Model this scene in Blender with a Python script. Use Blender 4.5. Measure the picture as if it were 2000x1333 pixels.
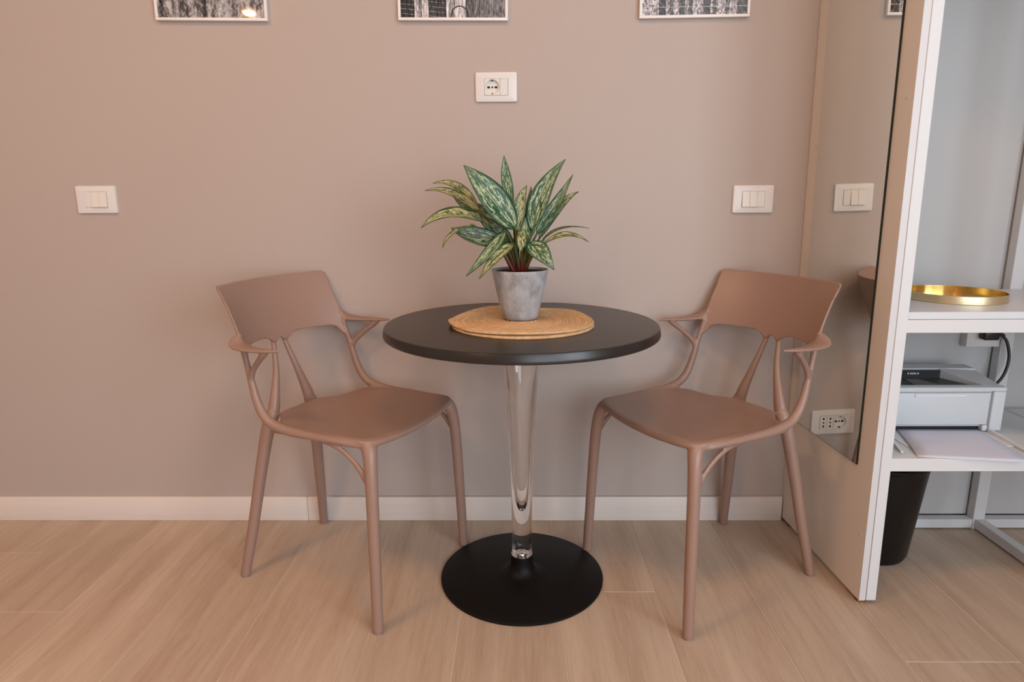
import bpy, bmesh, math, random
import numpy as np
from mathutils import Vector, Matrix
from mathutils.kdtree import KDTree

# ------------------------------------------------------------------ reset
for o in list(bpy.data.objects):
    bpy.data.objects.remove(o)
S = bpy.context.scene
C = S.collection
rnd = random.Random(7)

# ------------------------------------------------------------------ camera
F_PX, PITCH, YAW, ROLL = 1256.63, 0.2147, -0.0113, -0.0055
CAM = Vector((-0.0058, -1.6208, 1.0249))
fw = Vector((math.sin(YAW) * math.cos(PITCH), math.cos(YAW) * math.cos(PITCH), -math.sin(PITCH)))
rt = Vector((math.cos(YAW), -math.sin(YAW), 0))
up = rt.cross(fw)
rt2 = math.cos(ROLL) * rt + math.sin(ROLL) * up
up2 = -math.sin(ROLL) * rt + math.cos(ROLL) * up
cd = bpy.data.cameras.new('camera')
cd.sensor_width = 36
cd.lens = F_PX / 2000 * 36
cd.clip_start = 0.02
cam = bpy.data.objects.new('camera', cd)
C.objects.link(cam)
cam.matrix_world = Matrix((
    (rt2.x, up2.x, -fw.x, CAM.x),
    (rt2.y, up2.y, -fw.y, CAM.y),
    (rt2.z, up2.z, -fw.z, CAM.z),
    (0, 0, 0, 1)))
S.camera = cam

# ------------------------------------------------------------------ colour, world, big lights
S.view_settings.view_transform = 'Standard'
S.view_settings.look = 'None'
S.view_settings.gamma = 1
S.view_settings.use_curve_mapping = False
S.view_settings.exposure = 0.0

W = bpy.data.worlds.new('world')
S.world = W
W.use_nodes = True
W.node_tree.nodes['Background'].inputs[0].default_value = (0.75, 0.87, 1.0, 1)
W.node_tree.nodes['Background'].inputs[1].default_value = 0.8

# room extents
X0, X1, Y0, Y1, ZC = -2.9, 2.3, -4.2, 0.327, 2.6


def area_light(name, loc, rot, sx, sy, power, col, shape='RECTANGLE'):
    l = bpy.data.lights.new(name, 'AREA')
    l.shape = shape
    l.size = sx
    l.size_y = sy
    l.energy = power
    l.color = col
    o = bpy.data.objects.new(name, l)
    C.objects.link(o)
    o.location = loc
    o.rotation_euler = rot
    return o


# daylight entering through the window in the right-hand wall
WIN_Y0, WIN_Y1, WIN_Z0, WIN_Z1 = -4.05, -2.0, 0.5, 2.4
area_light('window_daylight', (X1 - 0.01, (WIN_Y0 + WIN_Y1) / 2, (WIN_Z0 + WIN_Z1) / 2),
           (0, math.radians(90), 0), WIN_Z1 - WIN_Z0, WIN_Y1 - WIN_Y0, 84, (0.80, 0.91, 1.0))
# added fill light behind the camera, lifts the wall by the panel and table
DR_X0, DR_X1, DR_Z1 = 0.2, 2.0, 2.25
area_light('added_door_fill', ((DR_X0 + DR_X1) / 2, Y0 + 0.01, DR_Z1 / 2 + 0.05), (math.radians(90), 0, 0), DR_X1 - DR_X0, DR_Z1 - 0.1, 48, (0.80, 0.91, 1.0))


# ------------------------------------------------------------------ materials
def mat(name, col, rough=0.5, spec=0.5, metal=0.0, coat=0.0):
    m = bpy.data.materials.new(name)
    m.use_nodes = True
    b = m.node_tree.nodes['Principled BSDF']
    b.inputs['Base Color'].default_value = (*col, 1)
    b.inputs['Roughness'].default_value = rough
    b.inputs['Specular IOR Level'].default_value = spec
    b.inputs['Metallic'].default_value = metal
    b.inputs['Coat Weight'].default_value = coat
    return m


class NT:
    def __init__(s, m):
        s.t = m.node_tree
        s.b = s.t.nodes['Principled BSDF']

    def n(s, typ, **kw):
        nd = s.t.nodes.new(typ)
        for k, v in kw.items():
            if k.startswith('i_'):
                key = k[2:]
                key = int(key) if key.isdigit() else key.replace('_', ' ')
                nd.inputs[key].default_value = v
            else:
                setattr(nd, k, v)
        return nd

    def l(s, a, b):
        s.t.links.new(a, b)

    def math(s, op, a, b=None, c=None, clamp=False):
        nd = s.t.nodes.new('ShaderNodeMath')
        nd.operation = op
        nd.use_clamp = clamp
        for i, v in enumerate((a, b, c)):
            if v is None:
                continue
            if hasattr(v, 'is_output'):
                s.l(v, nd.inputs[i])
            else:
                nd.inputs[i].default_value = v
        return nd.outputs[0]

    def mix(s, fac, a, b, blend='MIX'):
        nd = s.t.nodes.new('ShaderNodeMix')
        nd.data_type = 'RGBA'
        nd.blend_type = blend
        for i, v in ((0, fac), (6, a), (7, b)):
            if hasattr(v, 'is_output'):
                s.l(v, nd.inputs[i])
            elif i == 0:
                nd.inputs[i].default_value = v
            else:
                nd.inputs[i].default_value = (*v, 1)
        return nd.outputs[2]

    def ramp(s, fac, stops, interp='LINEAR'):
        nd = s.t.nodes.new('ShaderNodeValToRGB')
        cr = nd.color_ramp
        cr.interpolation = interp
        while len(cr.elements) < len(stops):
            cr.elements.new(0.5)
        for e, (p, c) in zip(cr.elements, stops):
            e.position = p
            e.color = (*c, 1) if len(c) == 3 else c
        s.l(fac, nd.inputs[0])
        return nd.outputs[0]

    def mapping(s, vec, scale=(1, 1, 1), loc=(0, 0, 0), rot=(0, 0, 0)):
        nd = s.n('ShaderNodeMapping')
        nd.inputs['Scale'].default_value = scale
        nd.inputs['Location'].default_value = loc
        nd.inputs['Rotation'].default_value = rot
        s.l(vec, nd.inputs[0])
        return nd.outputs[0]

    def noise(s, vec, scale, detail=3, rough=0.5, dist=0.0):
        nd = s.n('ShaderNodeTexNoise')
        nd.inputs['Scale'].default_value = scale
        nd.inputs['Detail'].default_value = detail
        nd.inputs['Roughness'].default_value = rough
        nd.inputs['Distortion'].default_value = dist
        s.l(vec, nd.inputs['Vector'])
        return nd.outputs['Fac']

    def bump(s, h, strength, dist=0.002):
        nd = s.n('ShaderNodeBump')
        nd.inputs['Strength'].default_value = strength
        nd.inputs['Distance'].default_value = dist
        s.l(h, nd.inputs['Height'])
        s.l(nd.outputs[0], s.b.inputs['Normal'])

    def coord(s, which='Object'):
        return s.n('ShaderNodeTexCoord').outputs[which]

    def base(s, out):
        s.l(out, s.b.inputs['Base Color'])


M = {}
# wall paint: dusty pink beige
M['wall'] = mat('pink_beige_paint', (0.50, 0.405, 0.355), 0.55, 0.35)
t = NT(M['wall'])
v = t.coord()
t.base(t.mix(t.noise(v, 1.3, 2), (0.435, 0.365, 0.330), (0.455, 0.385, 0.350)))
t.bump(t.noise(v, 240, 3), 0.05, 0.001)
M['ceiling'] = mat('ceiling_white', (0.78, 0.77, 0.75), 0.8, 0.2)
M['wall_white'] = mat('white_wall_paint', (0.68, 0.66, 0.63), 0.7, 0.3)

M['base'] = mat('baseboard_white', (0.70, 0.62, 0.57), 0.4, 0.4)
t = NT(M['base'])
v = t.coord()
g = t.noise(t.mapping(v, (1.2, 1, 30)), 3, 3)
t.base(t.mix(g, (0.66, 0.59, 0.545), (0.74, 0.66, 0.61)))

# wood planks
M['plank'] = mat('oak_plank', (0.5, 0.36, 0.25), 0.42, 0.35)
t = NT(M['plank'])
v = t.coord()
inf = t.n('ShaderNodeObjectInfo').outputs['Random']
off = t.n('ShaderNodeCombineXYZ')
t.l(t.math('MULTIPLY', inf, 37.0), off.inputs[0])
t.l(t.math('MULTIPLY', inf, 91.0), off.inputs[1])
va = t.n('ShaderNodeVectorMath', operation='ADD')
t.l(v, va.inputs[0])
t.l(off.outputs[0], va.inputs[1])
v = va.outputs[0]
warp = t.noise(t.mapping(v, (3, 1.2, 1)), 1.6, 2)
wv = t.n('ShaderNodeVectorMath', operation='MULTIPLY_ADD')
cmb = t.n('ShaderNodeCombineXYZ')
t.l(warp, cmb.inputs[0])
t.l(cmb.outputs[0], wv.inputs[0])
wv.inputs[1].default_value = (0.05, 0, 0)
t.l(v, wv.inputs[2])
vw = wv.outputs[0]
broad = t.noise(t.mapping(vw, (9, 0.9, 1)), 1.5, 3, 0.55)
rings = t.noise(t.mapping(vw, (42, 1.6, 1)), 1.6, 4, 0.6)
fine = t.noise(t.mapping(vw, (300, 14, 1)), 1.0, 5, 0.75)
col = t.mix(t.ramp(broad, [(0.3, (0, 0, 0)), (0.72, (1, 1, 1))]), (0.43, 0.315, 0.235), (0.57, 0.46, 0.365))
col = t.mix(t.math('MULTIPLY', t.ramp(rings, [(0.45, (0, 0, 0)), (0.7, (1, 1, 1))]), 0.26), col, (0.30, 0.205, 0.14))
col = t.mix(t.math('MULTIPLY', t.ramp(fine, [(0.5, (0, 0, 0)), (0.75, (1, 1, 1))]), 0.45), col, (0.60, 0.49, 0.39))
col = t.mix(t.math('MULTIPLY', t.ramp(fine, [(0.28, (1, 1, 1)), (0.45, (0, 0, 0))]), 0.45), col, (0.30, 0.20, 0.13))
# occasional knots
vor = t.n('ShaderNodeTexVoronoi')
vor.inputs['Scale'].default_value = 1.0
t.l(t.mapping(v, (7, 2.2, 1)), vor.inputs['Vector'])
knot = t.ramp(vor.outputs['Distance'], [(0.02, (1, 1, 1)), (0.075, (0, 0, 0))])
col = t.mix(t.math('MULTIPLY', knot, 0.45), col, (0.20, 0.12, 0.075))
tone = t.mix(inf, (0.93, 0.92, 0.90), (1.06, 1.05, 1.05))
col = t.mix(1.0, col, tone, 'MULTIPLY')
t.base(col)
t.bump(t.math('ADD', fine, t.math('MULTIPLY', rings, 0.5)), 0.12, 0.001)
rr = t.math('MULTIPLY_ADD', broad, 0.15, 0.36)
t.l(rr, t.b.inputs['Roughness'])
M['grout'] = mat('plank_grout', (0.62, 0.54, 0.46), 0.8, 0.2)

# chair plastic
M['chair'] = mat('rose_brown_plastic', (0.30, 0.187, 0.145), 0.38, 0.5)
t = NT(M['chair'])
t.bump(t.noise(t.coord(), 900, 2), 0.04, 0.0005)
M['glide'] = mat('foot_glide_grey', (0.32, 0.31, 0.28), 0.6, 0.3)

# table
M['table_black'] = mat('matt_black_top', (0.019, 0.015, 0.0135), 0.30, 0.5)
t = NT(M['table_black'])
t.bump(t.noise(t.coord(), 700, 2), 0.05, 0.0005)
M['base_black'] = mat('matt_black_metal', (0.0055, 0.0045, 0.0045), 0.5, 0.18)
t = NT(M['base_black'])
t.bump(t.noise(t.coord(), 800, 2), 0.06, 0.0004)
M['acrylic'] = mat('clear_acrylic', (1, 0.985, 0.97), 0.0, 0.5)
b = M['acrylic'].node_tree.nodes['Principled BSDF']
b.inputs['Transmission Weight'].default_value = 1.0
b.inputs['IOR'].default_value = 1.42
M['chrome'] = mat('steel_bolt', (0.75, 0.74, 0.75), 0.15, 0.5, 1.0)

# whites
M['white_panel'] = mat('white_laminate_panel', (0.70, 0.66, 0.62), 0.38, 0.4)
M['white_edge'] = mat('white_edge_band', (0.60, 0.59, 0.60), 0.4, 0.4)
M['white_metal'] = mat('white_powder_coat', (0.64, 0.645, 0.66), 0.4, 0.4)
t = NT(M['white_metal'])
t.bump(t.noise(t.coord(), 500, 2), 0.05, 0.0004)
M['raw_edge'] = mat('bare_chipboard_edge', (0.30, 0.19, 0.14), 0.8, 0.2)
M['white_board'] = mat('white_shelf_board', (0.62, 0.635, 0.66), 0.35, 0.4)
M['back_board'] = mat('grey_white_back_board', (0.50, 0.495, 0.495), 0.6, 0.3)
M['mirror'] = mat('mirror_silver', (0.86, 0.87, 0.83), 0.0, 0.5, 1.0)
M['mirror_edge'] = mat('mirror_green_glass_edge', (0.006, 0.016, 0.011), 0.1, 0.5)
M['brass'] = mat('brass_foot', (0.55, 0.36, 0.14), 0.3, 0.5, 1.0)
M['gold'] = mat('gold_tray_metal', (0.80, 0.58, 0.22), 0.22, 0.5, 1.0)
t = NT(M['gold'])
wv_ = t.n('ShaderNodeTexWave')
wv_.inputs['Scale'].default_value = 14
wv_.inputs['Distortion'].default_value = 2
t.l(t.coord(), wv_.inputs['Vector'])
t.bump(wv_.outputs['Fac'], 0.12, 0.002)
M['gold_edge'] = mat('brushed_gold_rim', (0.80, 0.66, 0.42), 0.36, 0.5, 1.0)
M['plate'] = mat('white_switch_plastic', (0.70, 0.68, 0.665), 0.28, 0.5)
M['plate2'] = mat('white_switch_key', (0.72, 0.69, 0.65), 0.25, 0.5)
M['hole'] = mat('black_socket_hole', (0.008, 0.008, 0.010), 0.6, 0.3)
M['frame'] = mat('white_picture_frame', (0.82, 0.78, 0.76), 0.35, 0.4)
M['black_plastic'] = mat('black_cable_plastic', (0.012, 0.012, 0.013), 0.35, 0.5)
M['bin'] = mat('black_bin_plastic', (0.007, 0.006, 0.006), 0.35, 0.25)
M['printer'] = mat('printer_white_plastic', (0.60, 0.615, 0.64), 0.4, 0.4)
M['printer_dark'] = mat('printer_black_plastic', (0.018, 0.018, 0.02), 0.3, 0.5)
M['printer_grey'] = mat('printer_grey_plastic', (0.11, 0.105, 0.105), 0.4, 0.4)
M['clear_plastic'] = mat('printer_translucent_guide', (0.72, 0.74, 0.76), 0.2, 0.5)
M['paper'] = mat('white_paper', (0.64, 0.66, 0.77), 0.7, 0.2)
M['icon'] = mat('white_icon_print', (0.75, 0.75, 0.75), 0.5, 0.3)
M['soil'] = mat('dark_potting_soil', (0.022, 0.017, 0.013), 0.95, 0.1)
t = NT(M['soil'])
t.bump(t.noise(t.coord(), 160, 4), 0.9, 0.006)

# concrete pot
M['pot'] = mat('mottled_grey_concrete', (0.36, 0.35, 0.36), 0.75, 0.25)
t = NT(M['pot'])
v = t.coord()
a = t.noise(t.mapping(v, (1, 1, 0.7)), 32, 5, 0.65)
bb = t.noise(t.mapping(v, (1, 1, 0.18)), 60, 3, 0.6)
col = t.ramp(a, [(0.32, (0.24, 0.235, 0.235)), (0.5, (0.36, 0.36, 0.37)), (0.68, (0.47, 0.47, 0.49))])
col = t.mix(t.math('MULTIPLY', t.ramp(bb, [(0.48, (0, 0, 0)), (0.62, (1, 1, 1))]), 0.35), col, (0.30, 0.29, 0.28))
t.base(col)
t.bump(a, 0.15, 0.002)

# straw mat
M['straw'] = mat('woven_straw', (0.62, 0.41, 0.22), 0.75, 0.25)
t = NT(M['straw'])
v = t.coord()
a = t.noise(v, 90, 4, 0.6)
sp = t.n('ShaderNodeSeparateXYZ')
t.l(v, sp.inputs[0])
rad = t.math('SQRT', t.math('ADD', t.math('MULTIPLY', sp.outputs[0], sp.outputs[0]), t.math('MULTIPLY', sp.outputs[1], sp.outputs[1])))
ang = t.math('ARCTAN2', sp.outputs[1], sp.outputs[0])
tw = t.math('SINE', t.math('MULTIPLY', t.math('ADD', t.math('MULTIPLY', ang, 60.0), t.math('MULTIPLY', rad, 900.0)), 1.0))
rg = t.math('SINE', t.math('MULTIPLY', rad, 2 * math.pi / 0.008))
col = t.ramp(a, [(0.3, (0.50, 0.31, 0.16)), (0.55, (0.64, 0.43, 0.24)), (0.75, (0.75, 0.55, 0.34))])
ringn = t.n('ShaderNodeTexWhiteNoise', noise_dimensions='1D')
t.l(t.math('FLOOR', t.math('DIVIDE', rad, 0.0079)), ringn.inputs['W'])
col = t.mix(t.math('MULTIPLY', ringn.outputs['Value'], 0.6), col, (0.45, 0.28, 0.15))
t.base(col)
t.bump(a, 0.35, 0.001)

# leaves: cream / green variegation from the leaf's own uv (u across -1..1 stored 0..1, v along)
def leaf_material(name, dark, mid, cream, amount):
    m = mat(name, mid, 0.38, 0.4)
    t = NT(m)
    uv = t.coord('UV')
    sp = t.n('ShaderNodeSeparateXYZ')
    t.l(uv, sp.inputs[0])
    u = t.math('ABSOLUTE', t.math('MULTIPLY_ADD', sp.outputs[0], 2.0, -1.0))
    vv = sp.outputs[1]
    rn = t.n('ShaderNodeObjectInfo').outputs['Random']
    side = t.math('GREATER_THAN', sp.outputs[0], 0.5)
    cx = t.n('ShaderNodeCombineXYZ')
    t.l(t.math('MULTIPLY', u, 5.0), cx.inputs[0])
    t.l(t.math('MULTIPLY', t.math('SUBTRACT', vv, t.math('MULTIPLY', u, 0.22)), 11.0), cx.inputs[1])
    t.l(t.math('ADD', t.math('MULTIPLY', rn, 40.0), t.math('MULTIPLY', side, 7.0)), cx.inputs[2])
    # veins sweep from the midrib to the tip: stretch along (v - u)
    n1 = t.noise(t.mapping(cx.outputs[0], (1.0, 0.55, 1.0)), 1.1, 4, 0.62, 0.8)
    n2 = t.noise(t.mapping(cx.outputs[0], (1.6, 1.5, 1.0)), 1.6, 4, 0.7, 0.5)
    var = t.ramp(n1, [(0.5 - amount, (0, 0, 0)), (0.53 - amount * 0.5, (1, 1, 1))])
    sp2 = t.ramp(n2, [(0.44, (0, 0, 0)), (0.54, (1, 1, 1))])
    col = t.mix(var, dark, mid)
    col = t.mix(t.math('MULTIPLY', var, sp2), col, cream)
    edge = t.ramp(u, [(0.66, (0, 0, 0)), (0.86, (1, 1, 1))])
    col = t.mix(t.math('MULTIPLY', edge, 0.92), col, dark)
    rib = t.ramp(u, [(0.02, (1, 1, 1)), (0.09, (0, 0, 0))])
    col = t.mix(t.math('MULTIPLY', rib, 0.85), col, dark)
    tip = t.ramp(vv, [(0.86, (0, 0, 0)), (1.0, (1, 1, 1))])
    col = t.mix(t.math('MULTIPLY', tip, 0.7), col, dark)
    t.base(col)
    t.bump(n1, 0.3, 0.002)
    m.node_tree.nodes['Principled BSDF'].inputs['Subsurface Weight'].default_value = 0.0
    return m


M['leaf_green'] = leaf_material('green_cream_leaf', (0.016, 0.066, 0.028), (0.085, 0.19, 0.08), (0.50, 0.53, 0.34), 0.02)
M['leaf_yellow'] = leaf_material('yellow_cream_leaf', (0.022, 0.055, 0.014), (0.15, 0.20, 0.055), (0.60, 0.55, 0.30), 0.04)
M['leaf_dark'] = leaf_material('dark_green_leaf', (0.011, 0.036, 0.013), (0.05, 0.10, 0.035), (0.32, 0.35, 0.18), 0.0)
M['stem'] = mat('green_red_stem', (0.12, 0.17, 0.04), 0.45, 0.4)
t = NT(M['stem'])
sp = t.n('ShaderNodeSeparateXYZ')
t.l(t.coord('UV'), sp.inputs[0])
t.base(t.ramp(sp.outputs[1], [(0.0, (0.13, 0.006, 0.006)), (0.12, (0.13, 0.018, 0.010)), (0.28, (0.09, 0.085, 0.018)), (0.7, (0.06, 0.11, 0.03)), (1.0, (0.05, 0.11, 0.03))]))


# black and white architectural prints: flat print, so pattern only
def print_material(name, kind, seed):
    m = mat(name, (0.4, 0.4, 0.4), 0.03, 0.5)
    t = NT(m)
    v = t.coord('UV')
    vo = t.mapping(v, (1, 1, 1), (seed, seed * 0.3, 0))
    sp = t.n('ShaderNodeSeparateXYZ')
    t.l(v, sp.inputs[0])
    G = lambda g: (g * 1.02, g * 0.99, g * 1.01)
    if kind == 0:     # carved stone reliefs
        a = t.noise(t.mapping(vo, (1.5, 1, 1)), 16, 6, 0.72, 1.2)
        b_ = t.noise(t.mapping(vo, (3, 0.8, 1)), 5, 3, 0.6)
        col = t.ramp(t.math('MULTIPLY_ADD', b_, 0.55, t.math('MULTIPLY', a, 0.6)), [(0.44, G(0.015)), (0.54, G(0.12)), (0.60, G(0.34)), (0.72, G(0.62))])
    elif kind == 1:   # glazed arcade: dark shopfronts, pale pilasters, an arch
        a = t.noise(t.mapping(vo, (6, 1.0, 1)), 12, 5, 0.7, 0.5)
        cols = t.ramp(sp.outputs[0], [(0.0, G(0.035)), (0.13, G(0.55)), (0.165, G(0.18)), (0.20, G(0.55)), (0.265, G(0.05)),
                                      (0.435, G(0.6)), (0.46, G(0.30)), (0.52, G(0.55)), (0.62, G(0.10)), (0.70, G(0.16)), (0.85, G(0.20))], 'CONSTANT')
        line = t.math('GREATER_THAN', t.math('FRACT', t.math('MULTIPLY_ADD', sp.outputs[1], 24.0, t.math('MULTIPLY', sp.outputs[0], 2.0))), 0.86)
        inshop = t.math('MULTIPLY', line, t.math('LESS_THAN', sp.outputs[0], 0.43))
        col = t.mix(t.math('MULTIPLY', inshop, 0.35), cols, G(0.5))
        col = t.mix(0.85, col, t.ramp(a, [(0.40, G(0.05)), (0.5, G(0.45)), (0.62, G(0.98))]), 'OVERLAY')
        # round arch standing in front of the arcade
        dx = t.math('SUBTRACT', sp.outputs[0], 0.565)
        dy = t.math('SUBTRACT', sp.outputs[1], 0.02)
        rr_ = t.math('SQRT', t.math('ADD', t.math('MULTIPLY', dx, dx), t.math('MULTIPLY', dy, dy)))
        ring = t.math('MULTIPLY', t.math('GREATER_THAN', rr_, 0.075), t.math('LESS_THAN', rr_, 0.088))
        col = t.mix(t.math('MULTIPLY', ring, 0.9), col, G(0.03))
    else:             # cathedral facade: pale buttresses, dark tall windows
        a = t.noise(t.mapping(vo, (3, 1.6, 1)), 18, 5, 0.7, 0.4)
        cols = t.ramp(sp.outputs[0], [(0.0, G(0.42)), (0.16, G(0.07)), (0.225, G(0.34)), (0.26, G(0.12)), (0.30, G(0.40)), (0.355, G(0.08)),
                                      (0.41, G(0.36)), (0.445, G(0.11)), (0.48, G(0.42)), (0.58, G(0.08)), (0.65, G(0.40)), (0.67, G(0.13)),
                                      (0.71, G(0.42)), (0.79, G(0.16)), (0.83, G(0.4)), (0.90, G(0.10))], 'CONSTANT')
        col = t.mix(0.85, cols, t.ramp(a, [(0.40, G(0.04)), (0.5, G(0.5)), (0.60, G(0.98))]), 'OVERLAY')
        vr = t.n('ShaderNodeTexVoronoi')
        vr.inputs['Scale'].default_value = 34
        t.l(t.mapping(vo, (1.0, 0.8, 1)), vr.inputs['Vector'])
        col = t.mix(0.5, col, t.ramp(vr.outputs['Distance'], [(0.1, G(0.75)), (0.55, G(0.25))]), 'OVERLAY')
        led = t.math('GREATER_THAN', t.math('FRACT', t.math('MULTIPLY', sp.outputs[1], 13.0)), 0.90)
        col = t.mix(t.math('MULTIPLY', led, 0.6), col, G(0.5))
    t.base(col)
    return m


# ------------------------------------------------------------------ mesh helpers
def link(name, me, material=None, parent=None, smooth=False):
    o = bpy.data.objects.new(name, me)
    C.objects.link(o)
    if material is not None:
        me.materials.clear()
        me.materials.append(material)
    if smooth:
        for p in me.polygons:
            p.use_smooth = True
    if parent is not None:
        o.parent = parent
    return o


def from_bm(name, bm, material, parent=None, smooth=False, autos=None):
    bmesh.ops.recalc_face_normals(bm, faces=bm.faces)
    me = bpy.data.meshes.new(name)
    bm.to_mesh(me)
    bm.free()
    o = link(name, me, material, parent, smooth or autos is not None)
    if autos is not None:
        me.set_sharp_from_angle(angle=math.radians(autos))
    return o


def add_box(bm, x0, x1, y0, y1, z0, z1, bev=0.0, seg=2):
    r = bmesh.ops.create_cube(bm, size=1)
    vs = r['verts']
    for v_ in vs:
        v_.co = Vector(((x0 + x1) / 2 + v_.co.x * (x1 - x0), (y0 + y1) / 2 + v_.co.y * (y1 - y0), (z0 + z1) / 2 + v_.co.z * (z1 - z0)))
    if bev:
        es = {e for v_ in vs for e in v_.link_edges}
        bmesh.ops.bevel(bm, geom=list(es), offset=bev, segments=seg, affect='EDGES', profile=0.5)
    return vs


def box(name, x0, x1, y0, y1, z0, z1, material, parent=None, bev=0.0, seg=2):
    bm = bmesh.new()
    add_box(bm, x0, x1, y0, y1, z0, z1, bev, seg)
    return from_bm(name, bm, material, parent, autos=40 if bev else None)


def lathe(name, prof, material, parent=None, seg=64, autos=40, close=False):
    """prof: list of (r, z); revolved about z"""
    bm = bmesh.new()
    rings = []
    for r, z in prof:
        if r < 1e-6:
            rings.append([bm.verts.new((0, 0, z))])
        else:
            rings.append([bm.verts.new((r * math.cos(2 * math.pi * i / seg), r * math.sin(2 * math.pi * i / seg), z)) for i in range(seg)])
    pairs = list(zip(rings[:-1], rings[1:]))
    if close:
        pairs.append((rings[-1], rings[0]))
    for A, B in pairs:
        for i in range(seg):
            j = (i + 1) % seg
            if len(A) == 1 and len(B) == 1:
                continue
            if len(A) == 1:
                bm.faces.new((A[0], B[j], B[i]))
            elif len(B) == 1:
                bm.faces.new((A[i], A[j], B[0]))
            else:
                bm.faces.new((A[i], A[j], B[j], B[i]))
    return from_bm(name, bm, material, parent, autos=autos)


def catmull(P, n):
    P = [np.array(p, float) for p in P]
    Q = [2 * P[0] - P[1]] + P + [2 * P[-1] - P[-2]]
    out = []
    for i in range(1, len(Q) - 2):
        for k in range(n):
            s = k / n
            a, b_, c, d = Q[i - 1], Q[i], Q[i + 1], Q[i + 2]
            out.append(0.5 * ((2 * b_) + (c - a) * s + (2 * a - 5 * b_ + 4 * c - d) * s * s + (-a + 3 * b_ - 3 * c + d) * s ** 3))
    out.append(P[-1])
    return np.array(out)


def sweep_bm(bm, pts, sub=6, seg=12, ref=(1, 0, 0), uv=False):
    """pts rows: x,y,z,ra,rb ; ra along 'ref' direction (made normal to the path), rb along the other"""
    Q = catmull(pts, sub)
    rings = []
    n = len(Q)
    ref = Vector(ref)
    for i in range(n):
        p = Vector(Q[i][:3])
        a = Vector(Q[max(i - 1, 0)][:3])
        c = Vector(Q[min(i + 1, n - 1)][:3])
        tg = (c - a).normalized()
        u_ = (ref - tg * ref.dot(tg)).normalized()
        w_ = tg.cross(u_)
        ra, rb = max(Q[i][3], 1e-4), max(Q[i][4], 1e-4)
        rings.append([bm.verts.new(p + u_ * ra * math.cos(2 * math.pi * k / seg) + w_ * rb * math.sin(2 * math.pi * k / seg)) for k in range(seg)])
    lay = bm.loops.layers.uv.verify() if uv else None
    for i in range(n - 1):
        for k in range(seg):
            j = (k + 1) % seg
            f = bm.faces.new((rings[i][k], rings[i][j], rings[i + 1][j], rings[i + 1][k]))
            if uv:
                for lp, (uu, vv) in zip(f.loops, ((k / seg, i / (n - 1)), ((k + 1) / seg, i / (n - 1)), ((k + 1) / seg, (i + 1) / (n - 1)), (k / seg, (i + 1) / (n - 1)))):
                    lp[lay].uv = (uu, vv)
    bm.faces.new(rings[0][::-1])
    bm.faces.new(rings[-1])


def tube(name, pts, material, parent=None, sub=6, seg=12, ref=(1, 0, 0), uv=False):
    bm = bmesh.new()
    sweep_bm(bm, [(*p[:3], p[3], p[4] if len(p) > 4 else p[3]) for p in pts], sub, seg, ref, uv)
    return from_bm(name, bm, material, parent, autos=60)


def tag(o, label=None, cat=None, group=None, kind=None):
    if label:
        o['label'] = label
    if cat:
        o['category'] = cat
    if group:
        o['group'] = group
    if kind:
        o['kind'] = kind
    return o


def thing(name, label, cat, loc=(0, 0, 0), rotz=0.0, group=None):
    o = bpy.data.objects.new(name, None)
    o.empty_display_size = 0.1
    C.objects.link(o)
    o.location = loc
    o.rotation_euler = (0, 0, rotz)
    return tag(o, label, cat, group)


def structure(o, label=None):
    o['kind'] = 'structure'
    if label:
        o['label'] = label
    return o


# ------------------------------------------------------------------ the room
structure(box('wall_back', X0, X1, Y1, Y1 + 0.1, 0, ZC, M['wall']), 'dusty pink beige painted wall behind the table')
structure(box('wall_left', X0 - 0.1, X0, Y0, Y1 + 0.1, 0, ZC, M['wall']))
bm = bmesh.new()
for a_ in ((X0 - 0.1, DR_X0, 0, ZC), (DR_X1, X1 + 0.1, 0, ZC), (DR_X0, DR_X1, DR_Z1, ZC)):
    add_box(bm, a_[0], a_[1], Y0 - 0.1, Y0, a_[2], a_[3])
structure(from_bm('wall_rear', bm, M['wall']))
structure(box('ceiling', X0 - 0.1, X1 + 0.1, Y0 - 0.1, Y1 + 0.1, ZC, ZC + 0.1, M['ceiling']))
bm = bmesh.new()
for a_ in ((Y0, WIN_Y0, 0, ZC), (WIN_Y1, Y1 + 0.1, 0, ZC), (WIN_Y0, WIN_Y1, 0, WIN_Z0), (WIN_Y0, WIN_Y1, WIN_Z1, ZC)):
    add_box(bm, X1, X1 + 0.1, *a_)
structure(from_bm('wall_right', bm, M['wall']))
# window: frame, mullion and pane
bm = bmesh.new()
yc = (WIN_Y0 + WIN_Y1) / 2
for a_ in ((WIN_Y0, WIN_Y0 + .05, WIN_Z0, WIN_Z1), (WIN_Y1 - .05, WIN_Y1, WIN_Z0, WIN_Z1), (WIN_Y0, WIN_Y1, WIN_Z0, WIN_Z0 + .05),
           (WIN_Y0, WIN_Y1, WIN_Z1 - .05, WIN_Z1), (yc - .03, yc + .03, WIN_Z0, WIN_Z1)):
    add_box(bm, X1 + 0.03, X1 + 0.08, *a_)
win = structure(from_bm('window_1', bm, M['white_metal']))
gl = mat('window_glass', (1, 1, 1), 0.0, 0.5)
gl.node_tree.nodes['Principled BSDF'].inputs['Transmission Weight'].default_value = 1.0
box('pane', X1 + 0.05, X1 + 0.056, WIN_Y0 + .05, yc - .03, WIN_Z0 + .05, WIN_Z1 - .05, gl, win)
box('pane', X1 + 0.05, X1 + 0.056, yc + .03, WIN_Y1 - .05, WIN_Z0 + .05, WIN_Z1 - .05, gl, win)

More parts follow.
